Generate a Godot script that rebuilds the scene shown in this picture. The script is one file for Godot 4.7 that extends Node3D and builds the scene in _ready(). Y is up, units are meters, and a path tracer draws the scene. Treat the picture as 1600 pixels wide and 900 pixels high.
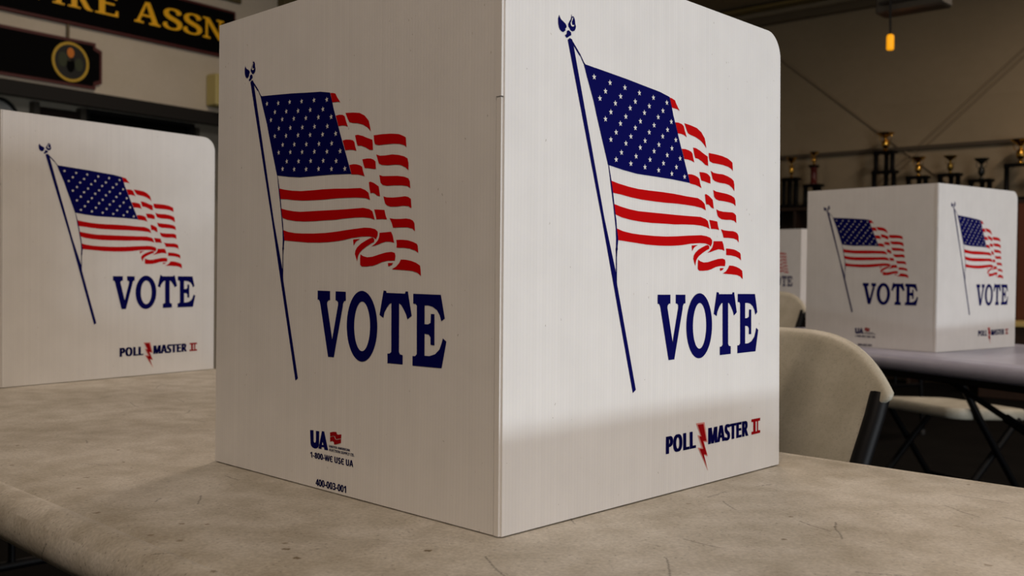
extends Node3D
# Polling place in a fire hall: corrugated plastic voting booths on folding tables.

const ART_BLUE := [[1501,8937,1520,8903,1562,8864,1625,8841,1688,8812,1718,8782,1714,8752,1680,8727,1689,8698,1622,8655,1564,8662,1518,8687,1488,8728,1471,8787,1466,8859,1482,8899],
	[1859,9013,1876,8969,1915,8986,1941,8966,1967,8923,1976,8862,1998,8818,1986,8776,1954,8736,1896,8713,1841,8722,1807,8756,1772,8780,1764,8818,1797,8866,1843,8921,1855,8966],
	[1727,8695,1784,8717,1854,8689,1859,8640,1791,8609,1753,8585,1716,8571,1669,8608,1723,8642],
	[1754,8544,1813,8587,1881,8574,1920,8503,2919,5477,3320,4441,3353,4232,4006,2208,3903,2150,3279,4088,2832,5473],
	[1872,8570,2153,8338,2138,8311,2081,8346,1907,8488],
	[2131,8322,2159,8327,2252,8224,2296,8195,2252,8183,2221,8216],
	[2233,8214,2300,8194,2914,8160,3630,8117,4254,8069,4800,8029,5165,7974,5259,7768,5312,7631,5557,7133,5742,6772,5968,6323,5295,6349,4628,6357,4017,6362,3535,6399,3030,6455,2810,6960,2652,7327,2553,7576,2347,7976],
	[3036,6468,3064,6446,3143,6180,3202,5946,3246,5731,3283,5553,3312,5455,3335,5297,3358,5178,3380,5088,3353,4917,3341,4777,3305,4776,3309,5096,3293,5295,3263,5453,3211,5709,3109,6138],
	[3293,4920,3360,4938,3366,4902,3338,4857,3345,4232,3310,4376,3305,4824]]
const ART_RED := [[5176,7966,5267,7956,5371,7933,5417,7873,5549,7744,5464,7764,5255,7773],
	[5388,7498,5515,7504,5638,7490,5714,7457,5765,7355,5833,7245,5733,7274,5616,7288,5488,7284],
	[5737,7518,5999,7501,6239,7471,6412,7405,6553,7296,6589,7211,6625,7093,6519,7168,6362,7238,6172,7282,6001,7302,5879,7329,5825,7396],
	[5642,6992,5769,6999,5903,6988,6011,6967,6066,6930,6094,6849,6143,6757,6023,6782,5905,6794,5744,6793],
	[6088,7058,6191,7058,6346,7025,6486,6980,6683,6924,6706,6732,6593,6741,6453,6800,6296,6845,6176,6850,6134,6922],
	[6722,7005,7024,7002,7291,6989,7529,6960,7666,6916,7743,6884,7765,6705,7702,6742,7565,6779,7360,6799,7125,6805,6894,6807,6769,6833,6736,6895],
	[5892,6498,6034,6506,6165,6493,6269,6469,6342,6438,6381,6339,6433,6250,6318,6278,6192,6299,5974,6313],
	[6347,6578,6507,6583,6635,6574,6717,6550,6792,6507,6806,6369,6702,6376,6573,6396,6428,6407,6380,6493],
	[6810,6639,6929,6607,7094,6599,7328,6603,7532,6578,7704,6540,7801,6497,7830,6414,7831,6278,7740,6340,7602,6390,7432,6410,7196,6412,6996,6431,6897,6465,6857,6545],
	[6575,6126,6623,6139,6737,6110,6901,6034,6949,5849,6853,5862,6771,5909,6706,5925,6629,5920,6595,6020],
	[6919,6246,7031,6219,7231,6210,7502,6197,7707,6169,7832,6133,7875,6078,7893,5956,7795,5997,7640,6017,7401,6030,7166,6033,7033,6054,6960,6099,6939,6172],
	[7054,5841,7168,5817,7369,5806,7573,5808,7745,5813,7832,5795,7912,5756,7928,5587,7833,5630,7678,5644,7473,5635,7287,5640,7169,5671,7109,5710],
	[6759,5606,6888,5601,7097,5585,7127,5499,7178,5407,7033,5419,6839,5419,6796,5522],
	[7258,5428,7398,5410,7584,5404,7772,5407,7886,5393,7977,5363,8024,5312,8041,5167,7963,5217,7811,5245,7585,5251,7370,5249,7325,5343],
	[6942,5163,7108,5168,7312,5174,7364,5106,7410,4970,7292,4991,7146,4995,7001,4969,6823,4929,6681,4908,6787,4955,6886,5021,6935,5094],
	[7476,5021,7625,5022,7813,5011,7966,4982,8100,4940,8127,4903,8144,4779,8044,4823,7890,4857,7701,4875,7485,4878,7491,4945],
	[7621,4659,7779,4654,7930,4634,8084,4598,8200,4547,8216,4472,8225,4363,8124,4418,7970,4451,7742,4464,7340,4479,7480,4530,7573,4596],
	[6050,5048,6296,5062,6176,5020,6118,4983,6071,4933],
	[6715,5077,6772,5043,6765,4996,6645,4961,6505,4908,6367,4848,6281,4793,6230,4739,6210,4682,6197,4629,6155,4702,6120,4769,6133,4836,6194,4897,6331,4971,6504,5029,6627,5064],
	[6312,4765,6403,4728,6542,4705,6718,4715,6931,4755,7148,4791,7330,4802,7434,4782,7456,4723,7435,4640,7222,4639,7041,4617,6862,4569,6720,4542,6509,4529,6356,4531,6301,4563,6300,4669],
	[7215,4595,7384,4597,7332,4556,7230,4533],
	[3136,6172,3390,6134,3714,6100,4045,6077,4422,6072,4886,6073,5366,6065,5820,6045,6287,6034,6460,5987,6566,5930,6620,5795,6462,5836,6160,5859,5780,5869,5368,5872,4967,5867,4577,5870,4159,5879,3789,5902,3464,5933,3202,5950],
	[3232,5746,3466,5707,3755,5673,4049,5652,4502,5650,4970,5648,5452,5645,5949,5647,6394,5651,6595,5620,6701,5576,6782,5413,6641,5448,6422,5470,6121,5476,5700,5465,5372,5451,5011,5451,4581,5445,4201,5450,3830,5470,3504,5504,3290,5550],
	[3328,5292,3542,5248,3833,5218,4129,5204,4584,5195,5053,5198,5456,5216,5869,5243,6380,5269,6432,5272,6642,5261,6802,5234,6884,5183,6878,5111,6822,5041,6750,5078,6609,5103,6365,5103,6022,5083,5688,5045,5539,5033,5215,5016,4819,5009,4356,5017,3871,5045,3380,5074,3358,5197]]
const ART_WING_GAP := [1885,8958,1902,8949,1877,8907,1856,8866,1874,8827,1912,8823,1942,8841,1925,8808,1878,8795,1840,8811,1827,8849,1856,8896]
const ART_STARS := [2560,8006,3068,7970,3563,7946,4061,7910,4560,7883,5055,7846,2923,7796,3420,7764,3920,7729,4412,7702,4910,7670,2746,7642,3249,7615,3745,7585,4242,7553,4739,7526,3102,7436,3600,7408,5225,7489,4102,7376,4590,7351,5085,7316,2927,7287,3421,7258,3927,7231,4417,7197,4907,7167,5400,7145,3280,7080,3775,7052,4271,7019,4770,6991,5254,6964,3107,6929,3609,6905,4102,6873,4595,6847,5079,6813,5569,6789,3461,6722,3959,6693,4450,6670,4941,6642,5427,6604,3285,6574,3780,6539,4271,6512,4764,6490,5256,6458,5746,6435]
const ART_VOTE := [[4763,4040,5236,4038,5238,3857,5182,3856,5134,3821,5128,3775,5329,3081,5534,3769,5534,3822,5498,3852,5441,3859,5440,4036,5811,4034,5813,3856,5755,3853,5712,3801,5706,3748,5396,2726,5180,2722,4874,3757,4846,3825,4812,3857,4765,3857],
	[7088,4082,7171,4074,7187,4038,7757,4035,7773,4075,7847,4075,7855,4034,7966,3636,7835,3567,7793,3655,7719,3747,7645,3822,7580,3851,7588,2955,7621,2913,7702,2902,7703,2732,7231,2726,7229,2905,7300,2910,7348,2944,7339,3850,7284,3835,7198,3765,7120,3667,7089,3568,6964,3618],
	[8004,4038,8797,4033,8910,3623,8814,3566,8770,3669,8691,3760,8571,3817,8434,3838,8340,3835,8343,3497,8445,3499,8513,3529,8520,3688,8623,3686,8628,3132,8516,3136,8515,3270,8464,3317,8345,3327,8348,2933,8484,2932,8646,2975,8767,3065,8826,3178,8860,3269,8957,3216,8830,2738,7999,2731,7997,2906,8072,2905,8121,2944,8114,3823,8080,3854,8005,3859]]
const ART_O := [[0.6375,0.3381,0.0521,0.0681],[0.6386,0.3380,0.0270,0.0478]]
const ART_BOLT := [6258,1342,6601,1337,6727,902,6584,917,6745,596,6592,639,6753,283,6335,825,6496,802,6323,1088,6437,1068]
const ART_BOLT_CORE := [6318,1309,6549,1306,6673,935,6542,943,6703,634,6571,657,6689,400,6398,792,6554,775,6385,1055,6473,1048]
const ART_TWO := [8656,1206,9066,1207,9066,1144,9005,1142,8969,1136,8971,931,9068,923,9069,862,8659,857,8658,921,8742,924,8740,1142,8657,1144]
const ART_TWO_GAP := [8840,1140,8892,1139,8894,919,8842,918]
const ART_WORDS := {"POLL": [5120,828,6238,831,6227,1188,5121,1188], "MASTER": [6778,840,8493,848,8490,1205,6782,1201]}
const ART_U := [4061,1181,4189,1189,4197,971,4216,943,4250,939,4272,955,4286,992,4283,1187,4402,1192,4400,904,4367,859,4308,832,4233,821,4158,834,4100,868,4081,917]
const ART_A := [4506,1207,4588,1206,4741,844,4604,839,4588,886,4504,884,4490,839,4382,839]
const ART_A_HOLE := [4546,992,4573,932,4521,934]
const ART_MINI_FLAG := [[4802,1211,4924,1237,5028,1246,5057,1202,5103,1199,5209,1219,5203,1139,5122,1122,5034,1103,5005,1112,4979,1156,4925,1160,4808,1127], [4803,1113,4925,1149,4965,1145,4991,1098,5034,1090,5122,1108,5200,1125,5198,1045,5071,1008,4955,985,4942,1037,4882,1051,4810,1027]]
const ART_SMALL_WORDS := {"UNITED AMERICAN": [4774,910,5508,915,5507,962,4773,956], "ELECTION SUPPLY CO.": [4779,838,5667,830,5666,888,4785,887], "1-800-WЄ USЄ UA": [4086,620,5628,622,5626,752,4076,742], "400-003-001": [4296,71,5390,81,5388,222,4293,215]}

const TABLE_Y := 0.74
const CAM_Y := 0.9601
const PANEL_THICK := 0.0045

var mats := {}
var taken := {}

# ---------------------------------------------------------------- helpers
func w3(x: float, y: float, ahead: float) -> Vector3:
	return Vector3(x, y, -ahead)

func numbered(called: String) -> String:
	if not taken.has(called):
		taken[called] = 0
		return called
	taken[called] += 1
	return "%s_%03d" % [called, taken[called]]

func thing(called: String, label: String, category: String, xf := Transform3D(), group := "") -> Node3D:
	var o := Node3D.new()
	o.name = numbered(called)
	add_child(o, true)
	o.transform = xf
	o.set_meta("label", label)
	o.set_meta("category", category)
	if group != "":
		o.set_meta("group", group)
	return o

func setting(called: String, label := "") -> Node3D:
	var o := Node3D.new()
	o.name = called
	add_child(o, true)
	o.set_meta("kind", "structure")
	if label != "":
		o.set_meta("label", label)
	return o

func put(st: SurfaceTool, called: String, m: Material, parent: Node, label := "") -> MeshInstance3D:
	var o := MeshInstance3D.new()
	o.mesh = st.commit()
	o.material_override = m
	o.name = called
	o.cast_shadow = GeometryInstance3D.SHADOW_CASTING_SETTING_ON
	parent.add_child(o, true)
	if label != "":
		o.set_meta("label", label)
	return o

func structure(st: SurfaceTool, called: String, m: Material, label := "") -> MeshInstance3D:
	var o := put(st, called, m, self, label)
	o.set_meta("kind", "structure")
	return o

func surf() -> SurfaceTool:
	var st := SurfaceTool.new()
	st.begin(Mesh.PRIMITIVE_TRIANGLES)
	return st

func tri(st: SurfaceTool, a: Vector3, b: Vector3, c: Vector3, n: Vector3, ua := Vector2.ZERO, ub := Vector2.ZERO, uc := Vector2.ZERO) -> void:
	st.set_normal(n)
	st.set_uv(ua)
	st.add_vertex(a)
	if (c - a).cross(b - a).dot(n) >= 0.0:
		st.set_normal(n); st.set_uv(ub); st.add_vertex(b)
		st.set_normal(n); st.set_uv(uc); st.add_vertex(c)
	else:
		st.set_normal(n); st.set_uv(uc); st.add_vertex(c)
		st.set_normal(n); st.set_uv(ub); st.add_vertex(b)

func vert(st: SurfaceTool, p: Vector3, n: Vector3, uv: Vector2) -> void:
	st.set_normal(n)
	st.set_uv(uv)
	st.add_vertex(p)

func quad_n(st: SurfaceTool, p: Array, n: Array, uv: Array) -> void:
	# p, n, uv of four corners in order round the quad
	var face: Vector3 = (p[2] - p[0]).cross(p[1] - p[0])
	if face.length() < 1e-12:
		face = (p[3] - p[0]).cross(p[2] - p[0])
	var mean: Vector3 = n[0] + n[1] + n[2] + n[3]
	var order := [0, 1, 2, 0, 2, 3] if face.dot(mean) >= 0.0 else [0, 2, 1, 0, 3, 2]
	for i in order:
		vert(st, p[i], n[i], uv[i])

func rounded_rect(hx: float, hz: float, r: float, seg: int) -> PackedVector2Array:
	var out := PackedVector2Array()
	r = minf(r, minf(hx, hz))
	for k in 4:
		var c := Vector2((hx - r) * (1 if k == 0 or k == 3 else -1), (hz - r) * (1 if k < 2 else -1))
		for i in seg + 1:
			var a := PI / 2.0 * (k + float(i) / seg)
			out.append(c + r * Vector2(cos(a), sin(a)))
	return out

# a body with a rounded-rectangle outline in XZ; prof = [inset, y] from the top middle outward and down
func slab(st: SurfaceTool, hx: float, hz: float, r: float, prof: Array, xf := Transform3D(), seg := 4, smooth := true) -> void:
	var loops := []
	for q in prof:
		loops.append(rounded_rect(hx - q[0], hz - q[0], maxf(r - q[0], 0.0008), seg))
	var n_pts: int = loops[0].size()
	var base: PackedVector2Array = rounded_rect(hx, hz, maxf(r, 0.0008), seg)
	var out_dir := PackedVector2Array()
	for i in n_pts:
		var k := i / (seg + 1)
		var a := PI / 2.0 * (k + float(i % (seg + 1)) / seg)
		out_dir.append(Vector2(cos(a), sin(a)))
	var uvf := func(p: Vector3) -> Vector2: return Vector2(p.x / (2.0 * hx) + 0.5, p.z / (2.0 * hz) + 0.5)
	# edge normals of the profile; spare = length along the profile beyond its plan, so the texture runs over the edge unstretched
	var en := []
	var spare := [0.0]
	for j in prof.size() - 1:
		spare.append(spare[j] + Vector2(prof[j + 1][0] - prof[j][0], prof[j + 1][1] - prof[j][1]).length() - (prof[j][0] - prof[j + 1][0]))
	for j in prof.size() - 1:
		var d := Vector2(-(prof[j + 1][0] - prof[j][0]), prof[j + 1][1] - prof[j][1])
		en.append(Vector2(-d.y, d.x).normalized())
	for j in prof.size() - 1:
		var n0: Vector2 = en[j]
		var n1: Vector2 = en[j]
		if smooth:
			if j > 0 and en[j - 1].dot(en[j]) > 0.3:
				n0 = (en[j - 1] + en[j]).normalized()
			if j < en.size() - 1 and en[j + 1].dot(en[j]) > 0.3:
				n1 = (en[j + 1] + en[j]).normalized()
		for i in n_pts:
			var i2 := (i + 1) % n_pts
			var p := []
			var n := []
			var uv := []
			for c in [[j, i, n0], [j, i2, n0], [j + 1, i2, n1], [j + 1, i, n1]]:
				var q: Vector2 = loops[c[0]][c[1]]
				var v := Vector3(q.x, prof[c[0]][1], q.y)
				var o: Vector2 = out_dir[c[1]]
				p.append(xf * v)
				n.append((xf.basis * Vector3(o.x * c[2].x, c[2].y, o.y * c[2].x)).normalized())
				uv.append(uvf.call(v + Vector3(o.x, 0, o.y) * spare[c[0]]))
			quad_n(st, p, n, uv)
	for e in [[0, 1.0], [prof.size() - 1, -1.0]]:
		var lp: PackedVector2Array = loops[e[0]]
		var y: float = prof[e[0]][1]
		var nn: Vector3 = (xf.basis * Vector3(0, e[1], 0)).normalized()
		var mid := Vector3(0, y, 0)
		for i in n_pts:
			var a := Vector3(lp[i].x, y, lp[i].y)
			var b := Vector3(lp[(i + 1) % n_pts].x, y, lp[(i + 1) % n_pts].y)
			tri(st, xf * mid, xf * a, xf * b, nn, uvf.call(mid), uvf.call(a), uvf.call(b))

# a box centred on xf with chamfered edges
func box(st: SurfaceTool, size: Vector3, xf := Transform3D(), bevel := 0.003) -> void:
	var b := minf(bevel, minf(size.x, minf(size.y, size.z)) * 0.3)
	var h := size.y / 2.0
	slab(st, size.x / 2.0, size.z / 2.0, b, [[b, h], [0.0, h - b], [0.0, -h + b], [b, -h]], xf, 1, false)

func lathe(st: SurfaceTool, prof: Array, xf := Transform3D(), seg := 20) -> void:
	var en := []
	for j in prof.size() - 1:
		var d := Vector2(prof[j + 1][0] - prof[j][0], prof[j + 1][1] - prof[j][1])
		en.append(Vector2(d.y, -d.x).normalized())
	for j in prof.size() - 1:
		var n0: Vector2 = en[j]
		var n1: Vector2 = en[j]
		if j > 0 and en[j - 1].dot(en[j]) > 0.4:
			n0 = (en[j - 1] + en[j]).normalized()
		if j < en.size() - 1 and en[j + 1].dot(en[j]) > 0.4:
			n1 = (en[j + 1] + en[j]).normalized()
		for i in seg:
			var p := []
			var n := []
			var uv := []
			for c in [[j, i, n0], [j, i + 1, n0], [j + 1, i + 1, n1], [j + 1, i, n1]]:
				var a: float = TAU * c[1] / seg
				p.append(xf * Vector3(prof[c[0]][0] * cos(a), prof[c[0]][1], prof[c[0]][0] * sin(a)))
				n.append((xf.basis * Vector3(c[2].x * cos(a), c[2].y, c[2].x * sin(a))).normalized())
				uv.append(Vector2(float(c[1]) / seg, float(c[0]) / prof.size()))
			quad_n(st, p, n, uv)

func tube(st: SurfaceTool, pts: Array, r: float, seg := 8, flat := 1.0) -> void:
	var rings := []
	for k in pts.size():
		var d: Vector3 = (pts[mini(k + 1, pts.size() - 1)] - pts[maxi(k - 1, 0)]).normalized()
		var side := d.cross(Vector3.UP if absf(d.y) < 0.95 else Vector3.RIGHT).normalized()
		var up := side.cross(d).normalized()
		var ring := []
		for i in seg:
			var a := TAU * i / seg
			var o: Vector3 = side * cos(a) + up * sin(a) * flat
			ring.append([pts[k] + o * r, o.normalized()])
		rings.append(ring)
	for k in pts.size() - 1:
		for i in seg:
			var i2 := (i + 1) % seg
			var c := [rings[k][i], rings[k][i2], rings[k + 1][i2], rings[k + 1][i]]
			quad_n(st, [c[0][0], c[1][0], c[2][0], c[3][0]], [c[0][1], c[1][1], c[2][1], c[3][1]], [Vector2.ZERO, Vector2.RIGHT, Vector2.ONE, Vector2.DOWN])
	for e in [[0, -1.0], [pts.size() - 1, 1.0]]:
		var k: int = e[0]
		var d: Vector3 = (pts[mini(k + 1, pts.size() - 1)] - pts[maxi(k - 1, 0)]).normalized() * e[1]
		for i in seg:
			tri(st, pts[k], rings[k][i][0], rings[k][(i + 1) % seg][0], d)

func bar(st: SurfaceTool, a: Vector3, b: Vector3, r: float, seg := 8) -> void:
	tube(st, [a, b], r, seg)

# a flat plate: 2D outline in the XY plane of xf, front at z = thick
func plate(st: SurfaceTool, outline: PackedVector2Array, thick: float, xf := Transform3D()) -> void:
	var idx := Geometry2D.triangulate_polygon(outline)
	var nz: Vector3 = (xf.basis * Vector3(0, 0, 1)).normalized()
	for k in range(0, idx.size(), 3):
		var a := outline[idx[k]]
		var b := outline[idx[k + 1]]
		var c := outline[idx[k + 2]]
		tri(st, xf * Vector3(a.x, a.y, thick), xf * Vector3(b.x, b.y, thick), xf * Vector3(c.x, c.y, thick), nz, a, b, c)
		tri(st, xf * Vector3(a.x, a.y, 0), xf * Vector3(b.x, b.y, 0), xf * Vector3(c.x, c.y, 0), -nz, a, b, c)
	var ccw := not Geometry2D.is_polygon_clockwise(outline)
	for i in outline.size():
		var a := outline[i]
		var b := outline[(i + 1) % outline.size()]
		var o := Vector2(b.y - a.y, a.x - b.x) * (1.0 if ccw else -1.0)
		var n: Vector3 = (xf.basis * Vector3(o.x, o.y, 0)).normalized()
		quad_n(st, [xf * Vector3(a.x, a.y, 0), xf * Vector3(b.x, b.y, 0), xf * Vector3(b.x, b.y, thick), xf * Vector3(a.x, a.y, thick)], [n, n, n, n], [a, b, b, a])

func frame_of(origin: Vector3, x_axis: Vector3) -> Transform3D:
	var x := x_axis.normalized()
	return Transform3D(Basis(x, Vector3.UP, x.cross(Vector3.UP)), origin)

func poly(flat: Array) -> PackedVector2Array:
	var out := PackedVector2Array()
	for i in range(0, flat.size(), 2):
		out.append(Vector2(flat[i], flat[i + 1]) / 10000.0)
	return out

# front-face triangles of a text, scaled to the unit square
func text_shape(text: String, family: String, weight: int) -> PackedVector2Array:
	var font := SystemFont.new()
	font.font_names = PackedStringArray([family])
	font.font_weight = weight
	var tm := TextMesh.new()
	tm.text = text
	tm.font = font
	tm.font_size = 64
	tm.pixel_size = 0.01
	tm.depth = 0.05
	tm.curve_step = 1.0
	var arr := tm.surface_get_arrays(0)
	var vs: PackedVector3Array = arr[Mesh.ARRAY_VERTEX]
	var ns: PackedVector3Array = arr[Mesh.ARRAY_NORMAL]
	var ix: PackedInt32Array = arr[Mesh.ARRAY_INDEX] if arr[Mesh.ARRAY_INDEX] != null else PackedInt32Array(range(vs.size()))
	var pts := PackedVector2Array()
	var lo := Vector2(1e9, 1e9)
	var hi := -lo
	for k in range(0, ix.size() - 2, 3):
		if ns[ix[k]].z > 0.9 and ns[ix[k + 1]].z > 0.9 and ns[ix[k + 2]].z > 0.9:
			for j in 3:
				var p := Vector2(vs[ix[k + j]].x, vs[ix[k + j]].y)
				pts.append(p)
				lo = lo.min(p)
				hi = hi.max(p)
	for i in pts.size():
		pts[i] = (pts[i] - lo) / (hi - lo)
	return pts

# ---------------------------------------------------------------- materials
func plain(r: float, g: float, b: float, rough := 0.6, metal := 0.0) -> StandardMaterial3D:
	var m := StandardMaterial3D.new()
	m.albedo_color = Color(r / 255.0, g / 255.0, b / 255.0)
	m.roughness = rough
	m.metallic = metal
	return m

func ink_colour(r: float, g: float, b: float) -> StandardMaterial3D:
	var m := plain(r, g, b, 0.75)
	m.metallic_specular = 0.16
	return m

func noise_bytes(w: int, h: int, freq: float, the_seed: int, octaves := 4) -> PackedByteArray:
	var n := FastNoiseLite.new()
	n.noise_type = FastNoiseLite.TYPE_SIMPLEX_SMOOTH
	n.seed = the_seed
	n.frequency = freq
	n.fractal_octaves = octaves
	return n.get_image(w, h, false, false, false).get_data()

func mottled(base: Color, other: Color, freq: float, the_seed: int, scale: float, rough := 0.8, speck := 0.0, relief := 0.0) -> StandardMaterial3D:
	var w := 512
	var a := noise_bytes(w, w, freq, the_seed)
	var b := noise_bytes(w, w, freq * 9.0, the_seed + 3, 3)
	var rng := RandomNumberGenerator.new()
	rng.seed = the_seed
	var data := PackedByteArray()
	data.resize(w * w * 3)
	for i in w * w:
		var t := clampf((a[i] / 255.0 - 0.5) * 1.6 + (b[i] / 255.0 - 0.5) * 0.7 + 0.5, 0.0, 1.0)
		var c := base.lerp(other, t)
		if speck > 0.0 and rng.randf() < speck:
			c = c.darkened(rng.randf() * 0.35)
		data[i * 3] = int(c.r * 255.0)
		data[i * 3 + 1] = int(c.g * 255.0)
		data[i * 3 + 2] = int(c.b * 255.0)
	var m := StandardMaterial3D.new()
	m.albedo_texture = ImageTexture.create_from_image(Image.create_from_data(w, w, false, Image.FORMAT_RGB8, data))
	m.uv1_triplanar = true
	m.uv1_world_triplanar = true
	m.uv1_scale = Vector3.ONE / scale
	m.roughness = rough
	if relief > 0.0:
		m.heightmap_enabled = true
		m.heightmap_texture = ImageTexture.create_from_image(Image.create_from_data(w, w, false, Image.FORMAT_L8, b))
		m.heightmap_scale = relief
	return m

func corrugated() -> StandardMaterial3D:
	# fluted plastic board: fine upright ribs, a few specks and scuffs
	var w := 1024
	var cloud := noise_bytes(w, w, 0.006, 5)
	var rng := RandomNumberGenerator.new()
	rng.seed = 41
	var im := Image.create(w, w, false, Image.FORMAT_RGB8)
	var hm := Image.create(w, 8, false, Image.FORMAT_L8)
	var rib := []
	var tone := 0.0
	for x in w:
		if x % 9 == 0:
			tone = rng.randf_range(-1.0, 1.0)
		var groove := absf(fposmod(x / 9.0, 1.0) - 0.5) * 2.0
		rib.append(tone * 0.006 - 0.018 * pow(groove, 6.0))
		var hv := 0.5 + 0.5 * (1.0 - pow(groove, 4.0))
		for y in 8:
			hm.set_pixel(x, y, Color(hv, hv, hv))
	var data := PackedByteArray()
	data.resize(w * w * 3)
	for y in w:
		for x in w:
			var v: float = 0.905 + rib[x] + (cloud[y * w + x] / 255.0 - 0.5) * 0.03
			var i := (y * w + x) * 3
			data[i] = int(v * 255.0)
			data[i + 1] = int((v - 0.004) * 255.0)
			data[i + 2] = int((v - 0.010) * 255.0)
	im = Image.create_from_data(w, w, false, Image.FORMAT_RGB8, data)
	for k in 70:
		var px := rng.randi_range(4, w - 5)
		var py := rng.randi_range(4, w - 5)
		var g := rng.randf_range(0.5, 0.78)
		for d in rng.randi_range(1, 4):
			im.set_pixel(px + rng.randi_range(-1, 1), py + d, Color(g, g * 0.96, g * 0.9))
	var m := StandardMaterial3D.new()
	m.albedo_texture = ImageTexture.create_from_image(im)
	m.roughness = 0.5
	m.metallic_specular = 0.35
	m.heightmap_enabled = true
	m.heightmap_texture = ImageTexture.create_from_image(hm)
	m.heightmap_scale = 0.012
	return m

func worn_tabletop() -> StandardMaterial3D:
	# off-white speckled plastic with dirt, brown spots and scratches; 2.57 m by 0.80 m
	var w := 2048
	var h := 640
	var big := noise_bytes(w, h, 0.004, 11)
	var mid := noise_bytes(w, h, 0.02, 12)
	var fine := noise_bytes(w, h, 0.22, 13, 2)
	var rng := RandomNumberGenerator.new()
	rng.seed = 9
	var clean := Color(0.75, 0.73, 0.69)
	var dirt := Color(0.60, 0.57, 0.51)
	var data := PackedByteArray()
	data.resize(w * h * 3)
	for i in w * h:
		var t := clampf(0.35 + (big[i] / 255.0 - 0.5) * 0.9 + (mid[i] / 255.0 - 0.5) * 1.0, 0.0, 1.0)
		var c := clean.lerp(dirt, t)
		var s := 1.0 + (fine[i] / 255.0 - 0.5) * 0.14 + rng.randf_range(-0.045, 0.045)
		if rng.randf() < 0.010:
			s *= rng.randf_range(0.66, 0.90)
		data[i * 3] = int(clampf(c.r * s, 0, 1) * 255.0)
		data[i * 3 + 1] = int(clampf(c.g * s, 0, 1) * 255.0)
		data[i * 3 + 2] = int(clampf(c.b * s, 0, 1) * 255.0)
	var im := Image.create_from_data(w, h, false, Image.FORMAT_RGB8, data)
	# spots: [along the table from the large booth's corner, across it, radius in mm, strength]
	for q in [[0.704, -0.121, 3.0, 0.8], [0.595, -0.046, 2.4, 0.8], [0.518, -0.075, 2.2, 0.7], [0.481, -0.084, 1.8, 0.6], [0.582, -0.172, 5, 0.35], [0.464, -0.14, 4, 0.45], [0.418, -0.168, 5, 0.4], [0.308, -0.198, 6, 0.45], [0.222, -0.163, 6, 0.5], [0.205, -0.148, 3, 0.5], [0.093, -0.143, 4, 0.65], [0.067, -0.151, 4, 0.65], [0.014, -0.065, 5, 0.7], [0.108, -0.134, 3, 0.4], [0.079, -0.214, 5, 0.5], [0.172, -0.191, 5, 0.35], [0.204, -0.199, 6, 0.35], [0.051, 0.382, 4, 0.3], [-0.033, 0.219, 4, 0.3], [-0.126, 0.245, 2.4, 0.6], [-0.161, 0.17, 3.4, 0.6], [-0.184, 0.511, 3, 0.75], [-0.184, 0.347, 2, 0.6], [-0.171, 0.24, 2, 0.5], [-0.244, 0.321, 9, 0.25], [-0.307, 0.216, 4, 0.4]]:
		var cx := int((0.5 - (q[0] - 0.665) / 2.57) * w)
		var cy := int((0.5 - (q[1] - 0.16) / 0.80) * h)
		var rad: float = minf(q[2], 4.0) / 1.25 * 0.75
		var ir := int(ceil(rad * 1.6))
		for dy in range(-ir, ir + 1):
			for dx in range(-ir, ir + 1):
				var x := cx + dx
				var y := cy + dy
				if x < 0 or y < 0 or x >= w or y >= h:
					continue
				var ragged: float = 0.7 + 0.9 * fine[y * w + x] / 255.0
				var d := Vector2(dx, dy).length() / rad
				if d < ragged * 0.8:
					im.set_pixel(x, y, im.get_pixel(x, y).lerp(Color(0.30, 0.24, 0.15), q[3] * clampf(ragged * 1.5 - 0.75, 0.0, 1.0)))
	for k in 240:   # scratches
		var p := Vector2(rng.randf() * w, rng.randf() * h)
		var d := Vector2.from_angle(rng.randf_range(-0.9, 0.9) + (0.0 if rng.randf() < 0.7 else 1.4))
		var dark := rng.randf() < 0.65
		for s in rng.randi_range(8, 55):
			p += d
			d = d.rotated(rng.randf_range(-0.06, 0.06))
			if p.x >= 0 and p.y >= 0 and p.x < w and p.y < h:
				var c := im.get_pixel(int(p.x), int(p.y))
				im.set_pixel(int(p.x), int(p.y), c.darkened(0.3) if dark else c.lightened(0.14))
	var m := StandardMaterial3D.new()
	m.albedo_texture = ImageTexture.create_from_image(im)
	m.roughness = 0.55
	m.metallic_specular = 0.4
	m.heightmap_enabled = true
	m.heightmap_texture = ImageTexture.create_from_image(Image.create_from_data(w, h, false, Image.FORMAT_L8, fine))
	m.heightmap_scale = 0.02
	return m

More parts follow.
